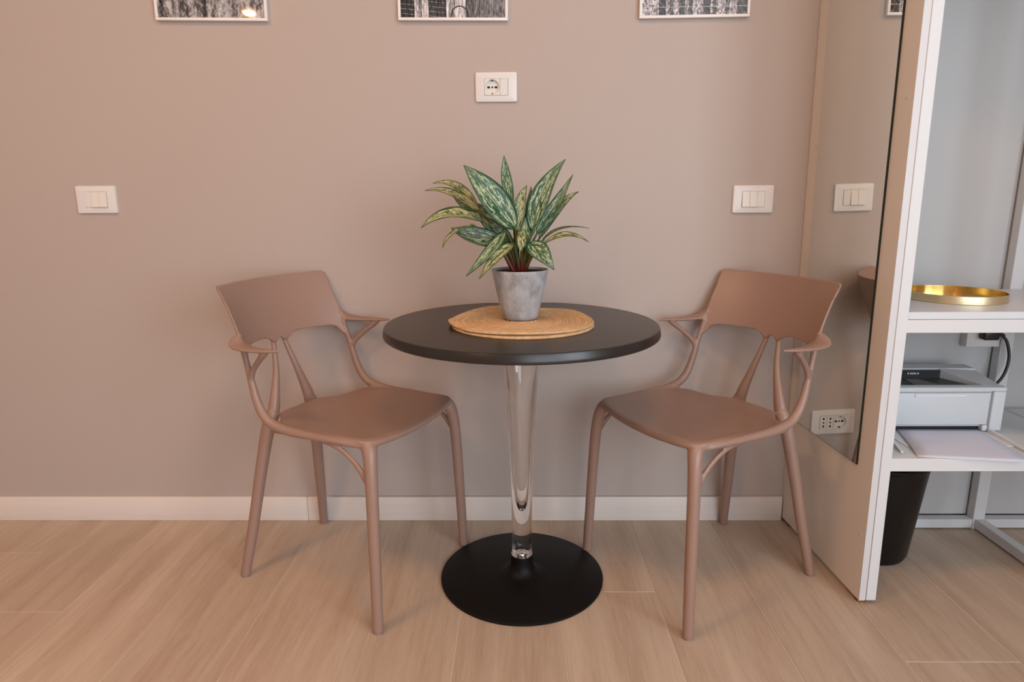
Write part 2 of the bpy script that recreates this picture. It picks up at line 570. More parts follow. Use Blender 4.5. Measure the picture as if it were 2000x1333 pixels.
# added, unseen glazed double door, gives the fill light behind the camera an opening
bm = bmesh.new()
xc = (DR_X0 + DR_X1) / 2
for a_ in ((DR_X0, DR_X0 + .06, 0, DR_Z1), (DR_X1 - .06, DR_X1, 0, DR_Z1), (DR_X0, DR_X1, 0, .08), (DR_X0, DR_X1, DR_Z1 - .06, DR_Z1), (xc - .05, xc + .05, 0, DR_Z1)):
    add_box(bm, a_[0], a_[1], Y0 - 0.08, Y0 - 0.03, a_[2], a_[3])
door = structure(from_bm('added_door_1', bm, M['white_metal']))
box('pane', DR_X0 + .06, xc - .05, Y0 - 0.056, Y0 - 0.05, .08, DR_Z1 - .06, gl, door)
box('pane', xc + .05, DR_X1 - .06, Y0 - 0.056, Y0 - 0.05, .08, DR_Z1 - .06, gl, door)
# floor: grout bed with a plank for every board
floor = structure(box('floor', X0 - 0.1, X1 + 0.1, Y0 - 0.1, Y1 + 0.1, -0.06, -0.0012, M['grout']), 'pale oak plank floor with light joints')
PITCHX, XREF = 0.2563, 0.3560
PL = 1.52
joints = {-7: 0.1167, -6: -0.168, 0: -0.079, 3: -0.344}
k = math.floor((X0 - XREF) / PITCHX)
while XREF + (k - 1) * PITCHX < X1:
    xa, xb = XREF + (k - 1) * PITCHX, XREF + k * PITCHX
    j0 = joints.get(k, -0.62 - 0.62 * rnd.random())
    ys = sorted({Y1 + 0.02, Y0} | {j0 + n * PL for n in range(-4, 3) if Y0 + 0.05 < j0 + n * PL < Y1 - 0.02})
    for ya, yb in zip(ys[:-1], ys[1:]):
        xl, xr = max(xa, X0), min(xb, X1)
        if xr - xl < 0.02:
            continue
        cx, cy = (xl + xr) / 2, (ya + yb) / 2
        hw, hl = (xr - xl) / 2 - 0.0011, (yb - ya) / 2 - 0.0011
        bm = bmesh.new()
        add_box(bm, -hw, hw, -hl, hl, -0.010, 0.0)
        bmesh.ops.bevel(bm, geom=[e for e in bm.edges if all(v_.co.z > -0.001 for v_ in e.verts)], offset=0.0008, segments=1, affect='EDGES')
        p = from_bm('floor_plank', bm, M['plank'], floor)
        p.location = (cx, cy, 0)
    k += 1

# baseboard along the back wall: two boards meeting left of the table
bb_ = structure(box('baseboard_back', X0, -0.7005, Y1 - 0.013, Y1, 0.0, 0.083, M['base'], None, 0.002, 2), 'low white baseboard under the pink wall')
box('baseboard_length', -0.6995, 0.846, Y1 - 0.013, Y1, 0.0, 0.083, M['base'], bb_, 0.002, 2)
structure(box('baseboard_left', X0, X0 + 0.013, Y0, Y1 - 0.014, 0.0, 0.083, M['base'], None, 0.002, 2))


# ceiling lamps: warm white
def ceiling_lamp(name, x, y, r, power, label):
    t_ = thing(name, label, 'ceiling light', (x, y, ZC))
    lathe('trim_ring', [(r, -0.030), (r + 0.012, -0.030), (r + 0.016, -0.026), (r + 0.016, 0.0), (r, 0.0)], M['frame'], t_, 48, close=True)
    em = bpy.data.materials.get('warm_diffuser')
    if em is None:
        em = mat('warm_diffuser', (1, 0.8, 0.6))
        bb2 = em.node_tree.nodes['Principled BSDF']
        bb2.inputs['Emission Color'].default_value = (1, 0.62, 0.32, 1)
        bb2.inputs['Emission Strength'].default_value = 6
    lathe('diffuser', [(0.0, -0.020), (r, -0.020)], em, t_, 48)
    l = bpy.data.lights.new('lamp_glow', 'AREA')
    l.shape = 'DISK'
    l.size = 2 * r - 0.01
    l.energy = power
    l.color = (1.0, 0.52, 0.24)
    lo = bpy.data.objects.new('lamp_glow', l)
    C.objects.link(lo)
    lo.parent = t_
    lo.location = (0, 0, -0.032)
    return t_


ceiling_lamp('ceiling_downlight', -2.25, -3.55, 0.045, 20, 'small warm ceiling downlight in the far left corner')
ceiling_lamp('ceiling_lamp', -1.35, -1.25, 0.22, 16, 'round warm flush ceiling lamp left of the table')
ceiling_lamp('ceiling_lamp', 0.15, -1.15, 0.22, 9, 'round warm flush ceiling lamp in front of the table')


# ------------------------------------------------------------------ partition panel with mirror, shelving unit
def px(y, z):           # left face of the partition (it stands a hair out of square)
    return 0.8625 - 0.040 * y - 0.0115 * z


def slab(name, ya, yb, za, zb, d0, d1, material, parent=None, bev=0.0):
    """slab parallel to the partition: d0..d1 measured from its left face (positive to the right)"""
    bm = bmesh.new()
    add_box(bm, d0, d1, ya, yb, za, zb, bev, 1)
    for v_ in bm.verts:
        v_.co.x += px(v_.co.y, v_.co.z)
    return from_bm(name, bm, material, parent, autos=40)


ZT = 2.35
part = thing('partition_panel', 'tall white partition panel standing against the wall beside the shelving', 'panel', (0, 0, 0))
pb = slab('board', -0.131, Y1 - 0.001, 0.012, ZT, 0.0, 0.0165, M['white_panel'], part, 0.0006)
slab('edge_band', -0.1335, -0.1313, 0.012, ZT, 0.0002, 0.0163, M['white_edge'], part)
for z_, y_ in ((1.245, -0.108), (0.185, -0.112), (1.17, 0.288)):
    bm = bmesh.new()
    bmesh.ops.create_cone(bm, cap_ends=True, segments=16, radius1=0.0045, radius2=0.004, depth=0.0016)
    for v_ in bm.verts:
        v_.co = Vector((v_.co.z + px(y_, z_) - 0.0006, v_.co.x + y_, v_.co.y + z_))
    tag(from_bm('screw_cap', bm, M['white_edge'], part), 'small round white screw cap')
for y_ in (-0.112, 0.28):
    ft = lathe('foot', [(0.0, 0.0), (0.014, 0.0), (0.014, 0.004), (0.006, 0.006), (0.006, 0.0125), (0, 0.0125)], M['brass'], part, 20)
    ft.location = (px(y_, 0) + 0.0165, y_, 0)
    tag(ft, 'brass levelling foot')

mir = thing('wall_mirror', 'tall frameless mirror fixed to the left face of the partition', 'mirror')
slab('glass_body', -0.0690, 0.2675, 0.360, 2.05, -0.0048, -0.0004, M['mirror_edge'], mir)
slab('mirror_face', -0.0678, 0.2665, 0.3612, 2.049, -0.0053, -0.0049, M['mirror'], mir)

# shelving unit
UX0, UX1, UYF, UYB = 0.8855, 1.462, -0.1335, 0.288
unit = thing('shelving_unit', 'white open metal shelving unit with boards beside the partition', 'shelf')


def lean_box(name, x0, x1, y0, y1, z0, z1, m, parent, bev=0.0015, lean=True):
    bm = bmesh.new()
    add_box(bm, x0, x1, y0, y1, z0, z1, bev, 1)
    if lean:
        for v_ in bm.verts:
            v_.co.x += -0.0115 * v_.co.z
    return from_bm(name, bm, m, parent, autos=40)


T = 0.0265
for x_ in (UX0, UX1 - T):
    lean_box('post', x_, x_ + T, UYF, UYF + T, 0.012, ZT, M['white_metal'], unit)
lean_box('post', UX0 + 0.002, UX0 + T, UYB - T, UYB, 0.012, ZT, M['white_metal'], unit)
lean_box('post', UX1 - 0.037, UX1, UYB - 0.03, UYB, 0.0, ZT, M['white_metal'], unit, lean=False)
XL, XR = UX0 + T - 0.004, UX1 - T + 0.004
for z0, z1 in ((0.716, 0.7475), (0.368, 0.402), (1.63, 1.66), (2.31, 2.34)):
    box('front_rail', XL - 0.008, UX1 - T, UYF + 0.0004, UYF + T, z0, z1, M['white_metal'], unit, 0.0015, 1)
for z0, z1 in ((0.716, 0.7475), (0.368, 0.402), (1.63, 1.66)):
    for x_ in (UX0 + 0.003, UX1 - T - 0.003):
        box('side_rail', x_ + (0 if x_ < 1 else 0.002), x_ + T - (0.012 if x_ < 1 else 0), UYF + T, UYB - T, z0 + 0.001, z1 - 0.001, M['white_metal'], unit, 0.0015, 1)
box('bottom_rail', UX0 + T, UX1 - 0.037, UYB - 0.03, UYB, 0.004, 0.034, M['white_metal'], unit, 0.0015, 1)
box('bottom_rail', UX1 - 0.030, UX1, UYF + T, UYB - 0.03, 0.004, 0.034, M['white_metal'], unit, 0.0015, 1)
b1 = box('shelf_board', 0.9005, UX1 - 0.006, UYF + 0.006, UYB - 0.031, 0.748, 0.7655, M['white_board'], unit, 0.0008, 1)
box('raw_edge', 0.8985, 0.9004, UYF + 0.0062, UYF + 0.05, 0.7485, 0.765, M['raw_edge'], b1)
box('shelf_board', XL, UX1 - T, UYF + T, UYB - 0.031, 0.385, 0.4018, M['white_board'], unit, 0.0008, 1)
box('shelf_board', XL, UX1 - T, UYF + 0.006, UYB - 0.031, 1.661, 1.678, M['white_board'], unit, 0.0008, 1)
box('back_board', UX0 + 0.004, UX1 - 0.0385, UYB + 0.004, Y1 - 0.002, 0.036, ZT, M['back_board'], unit)
box('back_rail', UX0 + T, UX1 - 0.04, UYB - 0.024, UYB - 0.001, 0.717, 0.747, M['white_metal'], unit, 0.001, 1)

# neighbouring bay of the shelving, continuing out of view to the right
bay = thing('shelving_bay', 'second white shelving bay continuing at the right edge of the photo', 'shelf')
box('bottom_rail', UX1 + 0.001, 2.05, UYB - 0.03, UYB, 0.004, 0.034, M['white_metal'], bay, 0.0015, 1)
box('back_board', UX1 - 0.036, 2.05, UYB + 0.004, Y1 - 0.002, 0.036, ZT, M['back_board'], bay)
box('post', 2.02, 2.05, UYB - 0.03, UYB, 0.034, ZT, M['white_metal'], bay, 0.0015, 1)
box('post', 2.02, 2.05, UYF, UYF + 0.03, 0.0, ZT, M['white_metal'], bay, 0.0015, 1)
for z_ in (0.368, 0.716):
    box('front_rail', UX1 + 0.001, 2.02, UYF + 0.0004, UYF + T, z_, z_ + 0.032, M['white_metal'], bay, 0.0015, 1)
    box('shelf_board', UX1 + 0.001, 2.019, UYF + T, UYB - 0.031, z_ + 0.016, z_ + 0.0325, M['white_board'], bay, 0.0008, 1)

# gold tray
tr = thing('serving_tray', 'round gold metal tray with upright rim on the upper white shelf', 'tray', (1.142, 0.082, 0.7657))
TR = 0.121
lathe('tray_base', [(0, 0.0), (TR - 0.003, 0.0), (TR - 0.003, 0.002), (0, 0.002)], M['gold'], tr, 72, 30)
lathe('rim', [(TR - 0.0015, 0.0), (TR, 0.001), (TR, 0.0205), (TR - 0.001, 0.021), (TR - 0.002, 0.0205), (TR - 0.0025, 0.002)], M['gold_edge'], tr, 72, 40, close=True)
lathe('inner_lining', [(TR - 0.0028, 0.0022), (TR - 0.0023, 0.0200)], M['gold'], tr, 72, 40)

# black waste bin
bn = thing('waste_bin', 'tall tapered black plastic waste bin on the floor under the shelves', 'bin', (1.035, 0.135, 0))
lathe('bin_body', [(0, 0.0), (0.080, 0.0), (0.092, 0.004), (0.099, 0.018), (0.128, 0.30), (0.1255, 0.30), (0.096, 0.02), (0.078, 0.008), (0, 0.008)], M['bin'], bn, 56)
lathe('bin_rim', [(0.1285, 0.288), (0.132, 0.294), (0.132, 0.302), (0.126, 0.303), (0.1255, 0.296)], M['bin'], bn, 56, close=True)

# printer
PX0, PX1, PY0, PY1, PZ = 0.958, 1.302, 0.052, 0.228, 0.4025
pr = thing('laser_printer', 'compact white laser printer with black output slot on the lower shelf', 'printer')
bm = bmesh.new()
add_box(bm, PX0, PX1, PY0 + 0.006, PY1, PZ + 0.012, PZ + 0.118, 0.007, 3)
from_bm('body', bm, M['printer'], pr, autos=40)
bm = bmesh.new()   # lid: rises to the back, with an opening for paper
xs_i = (PX0 + 0.03, PX1 - 0.070)


def lid_piece(x0, x1, y0, y1, ztop0, ztop1, zb):
    vs = add_box(bm, x0, x1, y0, y1, zb, zb + 0.01)
    for v_ in vs:
        if v_.co.z > zb + 0.005:
            v_.co.z = ztop0 if v_.co.y < (y0 + y1) / 2 else ztop1


zb = PZ + 0.116
lid_piece(PX0, PX1, PY0 - 0.003, PY0 + 0.016, zb + 0.010, zb + 0.013, zb)
lid_piece(PX0, PX1, PY0 + 0.125, PY1, zb + 0.030, zb + 0.030, zb)
lid_piece(PX0, xs_i[0], PY0 + 0.016, PY0 + 0.125, zb + 0.013, zb + 0.030, zb)
vs = add_box(bm, PX1 - 0.052, PX1, PY0 + 0.016, PY0 + 0.125, zb, zb + 0.01)
for v_ in vs:
    if v_.co.y > PY0 + 0.1 and v_.co.x < PX1 - 0.02:
        v_.co.x -= 0.055
    if v_.co.z > zb + 0.005:
        v_.co.z = zb + 0.013 if v_.co.y < PY0 + 0.07 else zb + 0.030
        if v_.co.x > PX1 - 0.01:
            v_.co.z -= 0.005
bmesh.ops.bevel(bm, geom=list(bm.edges), offset=0.0016, segments=2, affect='EDGES')
from_bm('lid', bm, M['printer'], pr, autos=40)
sl = box('output_slot', PX0 + 0.02, PX1 - 0.045, PY0 + 0.014, PY0 + 0.128, zb - 0.002, zb + 0.004, M['printer_dark'], pr)
box('slot_back', PX0 + 0.02, PX1 - 0.10, PY0 + 0.118, PY0 + 0.1265, zb + 0.004, zb + 0.027, M['printer_dark'], pr)
vs_bm = bmesh.new()
vs = add_box(vs_bm, PX0 + 0.12, PX0 + 0.20, PY0 + 0.012, PY0 + 0.075, zb + 0.004, zb + 0.007)
for v_ in vs:
    if v_.co.y > PY0 + 0.05:
        v_.co.x -= 0.02
        v_.co.x = PX0 + 0.125 + (v_.co.x - PX0 - 0.125) * 0.45
        v_.co.z += 0.006
from_bm('paper_stop', vs_bm, M['printer_grey'], sl)
for x_ in (1.055, 1.062, 1.068, 1.074, 1.082, 1.105, 1.113, 1.119, 1.125, 1.133):
    box('icon_mark', x_, x_ + 0.004, PY0 + 0.117, PY0 + 0.1179, zb + 0.015, zb + 0.0195, M['icon'], sl)
fp = box('front_panel', PX0 + 0.012, PX1 - 0.040, PY0 - 0.002, PY0 + 0.008, PZ + 0.022, PZ + 0.111, M['printer'], pr, 0.0015, 2)
box('handle_notch', PX0 + 0.10, PX1 - 0.105, PY0 - 0.0042, PY0 - 0.0015, PZ + 0.100, PZ + 0.1085, M['clear_plastic'], fp, 0.001, 1)
box('side_cheek', PX1 - 0.034, PX1, PY0 - 0.004, PY0 + 0.03, PZ + 0.004, PZ + 0.1155, M['printer'], pr, 0.004, 3)
box('side_cheek', PX0, PX0 + 0.010, PY0 - 0.004, PY0 + 0.03, PZ + 0.004, PZ + 0.1155, M['printer'], pr, 0.003, 2)
box('feed_mouth', PX0 + 0.03, PX1 - 0.05, PY0 + 0.012, PY0 + 0.03, PZ + 0.002, PZ + 0.0122, M['printer_dark'], pr)
box('hinge_block', PX1 - 0.052, PX1 - 0.038, PY0 - 0.004, PY0 + 0.014, PZ + 0.004, PZ + 0.02, M['printer'], pr, 0.002, 2)
ptr = box('paper_tray', PX0 + 0.03, PX1 - 0.036, -0.055, PY0 + 0.02, PZ - 0.0004, PZ + 0.0016, M['clear_plastic'], pr)
for xa, xb, sgn in ((0.985, 0.950, 1), (1.268, 1.262, -1)):
    bm = bmesh.new()
    vs = add_box(bm, -0.003, 0.003, -0.100, PY0 - 0.004, PZ + 0.0017, PZ + 0.012)
    for v_ in vs:
        f_ = (PY0 - v_.co.y) / (PY0 + 0.100)
        v_.co.x += xa + (xb - xa) * f_
        if v_.co.z > PZ + 0.006:
            v_.co.z -= 0.007 * f_
    from_bm('tray_guide', bm, M['clear_plastic'], ptr)
for x_ in (PX0 + 0.03, PX1 - 0.03):
    for y_ in (PY0 + 0.03, PY1 - 0.02):
        box('rubber_foot', x_ - 0.01, x_ + 0.01, y_ - 0.008, y_ + 0.008, PZ - 0.0004, PZ + 0.013, M['printer_dark'], pr)
# paper sheet lying in the tray
bm = bmesh.new()
co = [(1.030, 0.066), (0.974, -0.126), (1.222, -0.158), (1.246, 0.062)]
N = 12
gr = []
for i in range(N + 1):
    f_ = i / N
    L_ = Vector(co[0]).lerp(Vector(co[1]), f_)
    R_ = Vector(co[3]).lerp(Vector(co[2]), f_)
    gr.append([bm.verts.new((*L_.lerp(R_, s_ / 6), PZ + 0.0042 + 0.0030 * math.sin(math.pi * f_) - 0.0028 * f_ ** 2)) for s_ in range(7)])
for i in range(N):
    for j in range(6):
        bm.faces.new((gr[i][j], gr[i][j + 1], gr[i + 1][j + 1], gr[i + 1][j]))
pp = from_bm('paper_sheet', bm, M['paper'], None, smooth=True)
so = pp.modifiers.new('thickness', 'SOLIDIFY')
so.thickness = 0.0006
tag(pp, 'blank white sheet of paper sticking out of the printer over the shelf edge', 'paper')

# wall socket box behind the printer with the plug and cable
sk = thing('socket_box', 'surface mounted white socket box behind the printer with black plug', 'outlet')
box('box_body', 1.325, 1.424, 0.262, UYB + 0.0038, 0.592, 0.672, M['plate'], sk, 0.002, 2)
box('socket_insert', 1.352, 1.412, 0.2605, 0.2622, 0.612, 0.656, M['plate2'], sk, 0.0006, 1)
cb = thing('power_cable', 'black power plug and cable running down to the printer', 'cable')
bm = bmesh.new()
add_box(bm, 1.355, 1.402, 0.232, 0.2604, 0.617, 0.652, 0.007, 3)
from_bm('plug', bm, M['black_plastic'], cb, autos=50)
tube('strain_relief', [(1.396, 0.246, 0.634, 0.009), (1.408, 0.244, 0.634, 0.007), (1.418, 0.242, 0.628, 0.005)], M['black_plastic'], cb, ref=(0, 1, 0))
tube('cord', [(1.412, 0.243, 0.632, 0.0042), (1.428, 0.240, 0.610, 0.0042), (1.437, 0.236, 0.570, 0.0042), (1.432, 0.232, 0.530, 0.0042), (1.415, 0.230, 0.495, 0.0042),
              (1.380, 0.2345, 0.46, 0.0042), (1.30, 0.236, 0.45, 0.0042), (1.27, 0.2345, 0.455, 0.0042)], M['black_plastic'], cb, ref=(0, 1, 0))


# ------------------------------------------------------------------ wall plates
def plate_base(name, label, x, z, w=0.1185, h=0.080, half=0.0333):
    t_ = thing(name, label, 'outlet' if 'socket' in name else 'switch', (x, Y1, z))
    bm = bmesh.new()
    # softly domed cover plate with an opening frame
    W_, H_ = w / 2, h / 2
    prof = [(1.0, 1.0, 0.0), (1.0, 1.0, 0.004), (0.985, 0.978, 0.0072), (0.90, 0.86, 0.0086), ((half + 0.0005) / W_, 0.0227 / H_, 0.0088), ((half + 0.0005) / W_, 0.0227 / H_, 0.0010)]
    rings = []
    for fx, fz, d in prof:
        ring = []
        hw, hh, rc = W_ * fx, H_ * fz, (0.004 if fx > 0.8 else 0.0006)
        for cx_, cz_, a0 in ((hw - rc, hh - rc, 0), (-hw + rc, hh - rc, 90), (-hw + rc, -hh + rc, 180), (hw - rc, -hh + rc, 270)):
            for q in range(4):
                an = math.radians(a0 + q * 30)
                ring.append(bm.verts.new((cx_ + rc * math.cos(an), -d, cz_ + rc * math.sin(an))))
        rings.append(ring)
    for A, B in zip(rings[:-1], rings[1:]):
        for i in range(16):
            j = (i + 1) % 16
            bm.faces.new((A[i], A[j], B[j], B[i]))
    from_bm('cover_plate', bm, M['plate'], t_, autos=35)
    return t_


MW, MH = 0.0222, 0.0222     # half height of module 22 mm -> 45 mm tall


def key(t_, name, x0, x1, tilt, m):
    bm = bmesh.new()
    vs = add_box(bm, x0 + 0.0003, x1 - 0.0003, -0.0102 if not tilt else -0.0112, -0.0080, -MH, MH, 0.0004, 1)
    for v_ in bm.verts:
        if v_.co.y < -0.0090:
            v_.co.y += tilt * v_.co.z / MH * 0.0022 - (0.0006 if tilt else 0)
    return from_bm(name, bm, m, t_, autos=35)


def light_switch(label, x, z, keys):
    t_ = plate_base('light_switch', label, x, z)
    for i, tl in enumerate(keys):
        key(t_, 'rocker' if tl else 'blank_module', -0.0333 + i * MW, -0.0333 + (i + 1) * MW, tl, M['plate2'] if tl else M['plate'])
    return t_


def holes(t_, lst, front=-0.0102):
    for (x, z, w, h) in lst:
        box('contact_hole', x - w / 2, x + w / 2, front - 0.0006, front + 0.0006, z - h / 2, z + h / 2, M['hole'], t_, min(w, h) * 0.35, 2)


def schuko(t_, x0):
    """two-module earthed socket: square insert with a round well sunk into it"""
    cx, rw, seg = x0 + MW, 0.0196, 48
    yf, yw = -0.0102, -0.0026
    hs = MH - 0.0003
    bm = bmesh.new()
    sq, c0, c1 = [], [], []
    for i in range(seg):
        a = 2 * math.pi * i / seg
        ca, sa = math.cos(a), math.sin(a)
        m_ = hs / max(abs(ca), abs(sa))
        sq.append((bm.verts.new((cx + ca * m_, yf, sa * m_)), bm.verts.new((cx + ca * m_, -0.002, sa * m_))))
        c0.append(bm.verts.new((cx + rw * ca, yf, rw * sa)))
        c1.append(bm.verts.new((cx + rw * 0.985 * ca, yw, rw * 0.985 * sa)))
    for i in range(seg):
        j_ = (i + 1) % seg
        bm.faces.new((sq[i][1], sq[j_][1], sq[j_][0], sq[i][0]))
        bm.faces.new((sq[i][0], sq[j_][0], c0[j_], c0[i]))
        bm.faces.new((c0[i], c0[j_], c1[j_], c1[i]))
    bm.faces.new(c1)
    ins = from_bm('socket_insert', bm, M['plate2'], t_, autos=40)
    holes(ins, [(cx - 0.0105, 0.0, 0.0080, 0.0052), (cx, 0.0, 0.0045, 0.0048), (cx + 0.0105, 0.0, 0.0080, 0.0052)], yw)
    box('earth_contact', cx - 0.0018, cx + 0.0018, yf + 0.0002, yw, rw - 0.0030, rw + 0.0006, M['hole'], ins)
    box('earth_contact', cx - 0.0018, cx + 0.0018, yf + 0.0002, yw, -rw - 0.0006, -rw + 0.0030, M['hole'], ins)


light_switch('white two-key light switch on the wall at far left', -1.2585, 1.035, (0, 1, 1))
light_switch('white two-key light switch on the wall beside the mirror', 0.6825, 1.026, (1, 1, 0))
so_ = plate_base('wall_socket', 'white wall socket with round earthed insert above the plant', -0.0687, 1.3413)
schuko(so_, -0.0333)
key(so_, 'blank_module', -0.0333 + 2 * MW, 0.0333, 0, M['plate'])
so_ = plate_base('triple_socket', 'white triple wall socket low behind the right chair, seen in the mirror', 0.690, 0.329, 0.142, half=0.0444)
schuko(so_, -0.0444)
for q in (0, 1):
    key(so_, 'socket_insert', q * MW, (q + 1) * MW, 0, M['plate2'])
    holes(so_, [((q + .5) * MW, 0.0125, 0.0045, 0.0070), ((q + .5) * MW, 0.0, 0.0045, 0.0045), ((q + .5) * MW, -0.0125, 0.0045, 0.0070)])


# ------------------------------------------------------------------ picture frames
def picture(x0, x1, z0, kind, tilt, label):
    w, h, dep, rw = x1 - x0, 0.412, 0.014, 0.0075
    t_ = thing('picture_frame', label, 'picture', ((x0 + x1) / 2, Y1, z0), group='framed photographs on the pink wall')
    t_.rotation_euler = (0, tilt, 0)
    for (a, b_, c, d, nm) in ((-w / 2, w / 2, 0, rw, 'bottom_rail'), (-w / 2, w / 2, h - rw, h, 'top_rail'), (-w / 2, -w / 2 + rw, rw, h - rw, 'side_rail'), (w / 2 - rw, w / 2, rw, h - rw, 'side_rail')):
        box(nm, a, b_, -dep, -0.001, c, d, M['frame'], t_, 0.0012, 2)
    bm = bmesh.new()
    lay = bm.loops.layers.uv.verify()
    vs = [bm.verts.new(p) for p in ((-w / 2 + rw, -0.009, rw), (w / 2 - rw, -0.009, rw), (w / 2 - rw, -0.009, h - rw), (-w / 2 + rw, -0.009, h - rw))]
    bk = [bm.verts.new(v_.co + Vector((0, 0.004, 0))) for v_ in vs]
    f = bm.faces.new(vs)
    for lp, uv in zip(f.loops, ((0, 0), (1, 0), (1, 1.35), (0, 1.35))):
        lp[lay].uv = uv
    bm.faces.new(bk[::-1])
    for i in range(4):
        j = (i + 1) % 4
        bm.faces.new((vs[j], vs[i], bk[i], bk[j]))
    from_bm('photo_print', bm, print_material('bw_print_%d' % kind, kind, 3.1 * kind + 1), t_)


picture(-1.0175, -0.7045, 1.521, 0, 0.014, 'white framed black and white photo of carved stone, leftmost of three')
picture(-0.3395, -0.0345, 1.516, 1, 0.010, 'white framed black and white photo of an arcade, middle of three')
picture(0.3298, 0.6342, 1.518, 2, -0.009, 'white framed black and white photo of a facade with pillars, nearest the mirror')

# ------------------------------------------------------------------ the table
tb = thing('bistro_table', 'round black bistro table with clear acrylic stem and disc base', 'table')
lathe('table_top', [(0, 0.695), (0.338, 0.695), (0.3465, 0.6957), (0.3492, 0.6975), (0.3502, 0.7005), (0.3500, 0.7040), (0.3474, 0.7165), (0.3465, 0.7186), (0.3448, 0.7197), (0.3425, 0.7200), (0, 0.7200)], M['table_black'], tb, 128, 28)
lathe('base_disc', [(0, 0.0), (0.2225, 0.0), (0.2245, 0.0015), (0.2245, 0.0065), (0.2225, 0.008), (0.075, 0.0095), (0.052, 0.0125), (0.040, 0.019), (0.0325, 0.031),
                    (0.0300, 0.045), (0.0297, 0.066), (0.0285, 0.067), (0, 0.067)], M['base_black'], tb, 112, 45)
outer = [(0.0276, 0.0675), (0.0276, 0.135), (0.0285, 0.22), (0.0300, 0.30), (0.0350, 0.42), (0.0405, 0.535), (0.0475, 0.60), (0.060, 0.66), (0.075, 0.6945)]
Q = catmull([(r, z, 0) for r, z in outer], 5)
inner = [(0.058, 0.6945), (0.047, 0.655), (0.0355, 0.58), (0.0285, 0.50), (0.0215, 0.38), (0.0180, 0.30), (0.0130, 0.235), (0.0060, 0.205), (0.0, 0.200)]
Qi = catmull([(r, z, 0) for r, z in inner], 5)
lathe('stem', [(0, 0.084), (0.007, 0.0825), (0.0115, 0.077), (0.0125, 0.0675)] + [(float(a), float(b_)) for a, b_, _ in Q] + [(max(float(a), 0.0), float(b_)) for a, b_, _ in Qi[:-1]] + [(0, 0.200)], M['acrylic'], tb, 64, 60)
lathe('bolt', [(0, 0.0765), (0.005, 0.0752), (0.0085, 0.0715), (0.0095, 0.0668), (0, 0.0668)], M['chrome'], tb, 24)
lathe('collar_ring', [(0.0280, 0.0670), (0.0296, 0.0670), (0.0296, 0.0684), (0.0280, 0.0684)], M['chrome'], tb, 48, close=True)
lathe('mounting_plate', [(0, 0.6952), (0.09, 0.6952), (0.09, 0.6946), (0, 0.6946)], M['base_black'], tb, 48)

# ------------------------------------------------------------------ placemats
def placemat(name, label, loc, R, rotz, warp, rough_edge):
    seg, nr = 120, 23
    bm = bmesh.new()
    step = R / nr
    prof = []
    for i in range(nr):
        for q in range(4):
            rr_ = (i + q / 4) * step
            prof.append((rr_, 0.0034 * abs(math.sin(math.pi * q / 4))))
    prof.append((R, 0.0))
    rings = []
    for r, dz in prof:
        rg_ = []
        for kk in range(seg):
            a_ = 2 * math.pi * kk / seg
            sc = 1 + rough_edge(a_) * (r / R) ** 4
            rg_.append(bm.verts.new((r * sc * math.cos(a_), r * sc * math.sin(a_), 0.0028 + dz + warp(a_, r / R))))
        rings.append(rg_)
    low = []
    for fr in (1.0, 0.66, 0.33, 0.02):
        low.append([bm.verts.new((R * fr * (1 + rough_edge(2 * math.pi * kk / seg) * fr ** 4) * math.cos(2 * math.pi * kk / seg), R * fr * (1 + rough_edge(2 * math.pi * kk / seg) * fr ** 4) * math.sin(2 * math.pi * kk / seg),
                                  0.0004 + warp(2 * math.pi * kk / seg, fr))) for kk in range(seg)])
    allr = rings[1:] + low
    for A, B in zip(allr[:-1], allr[1:]):
        for i in range(seg):
            j = (i + 1) % seg
            bm.faces.new((A[i], A[j], B[j], B[i]))
    bm.faces.new(rings[1])
    bm.faces.new(low[-1])
    for v_ in rings[0]:
        bm.verts.remove(v_)
    o = from_bm(name, bm, M['straw'], None, smooth=True)
    o.location = loc
    o.rotation_euler = (0, 0, rotz)
    return tag(o, label, 'placemat')


def bumpf(a, c, w):
    d = (a - c + math.pi) % (2 * math.pi) - math.pi
    return math.exp(-(d / w) ** 2)


R90 = math.pi / 2
placemat('placemat', 'round woven straw placemat peeking out under the top one', (0.004, -0.032, 0.7200), 0.178, 0.4, lambda a, f: 0.0, lambda a: 0.0)
placemat('placemat', 'wavy round woven straw placemat directly under the plant pot', (0.0, -0.024, 0.7252), 0.182, 0.0,
         lambda a, f: max(0, f - 0.42) ** 2 * (0.034 * bumpf(a, R90 + 0.45, 0.55) + 0.022 * bumpf(a, R90 - 0.85, 0.4) + 0.020 * bumpf(a, math.pi + 0.15, 0.22) + 0.012 * bumpf(a, -R90, 0.8)),
         lambda a: -0.035 * bumpf(a, R90, 0.35) - 0.03 * bumpf(a, math.pi + 0.55, 0.18) + 0.012 * bumpf(a, math.pi + 0.12, 0.15) - 0.02 * bumpf(a, 3 * R90, 0.6))

# ------------------------------------------------------------------ potted plant
PCX, PCY, PZ0 = -0.003, -0.006, 0.7318
plant = thing('potted_plant', 'variegated green and cream leafy plant in grey concrete-look pot on the table', 'plant', (PCX, PCY, PZ0))
lathe('pot', [(0, 0.0), (0.0395, 0.0), (0.0425, 0.0022), (0.0455, 0.010), (0.0545, 0.045), (0.0640, 0.090), (0.0700, 0.116), (0.0718, 0.124), (0.0712, 0.1255), (0.0692, 0.1255),
              (0.0680, 0.121), (0.062, 0.09), (0, 0.085)], M['pot'], plant, 72, 50)
lathe('soil', [(0, 0.1225), (0.03, 0.1215), (0.0675, 0.1195), (0.0660, 0.112), (0, 0.110)], M['soil'], plant, 48, 60)


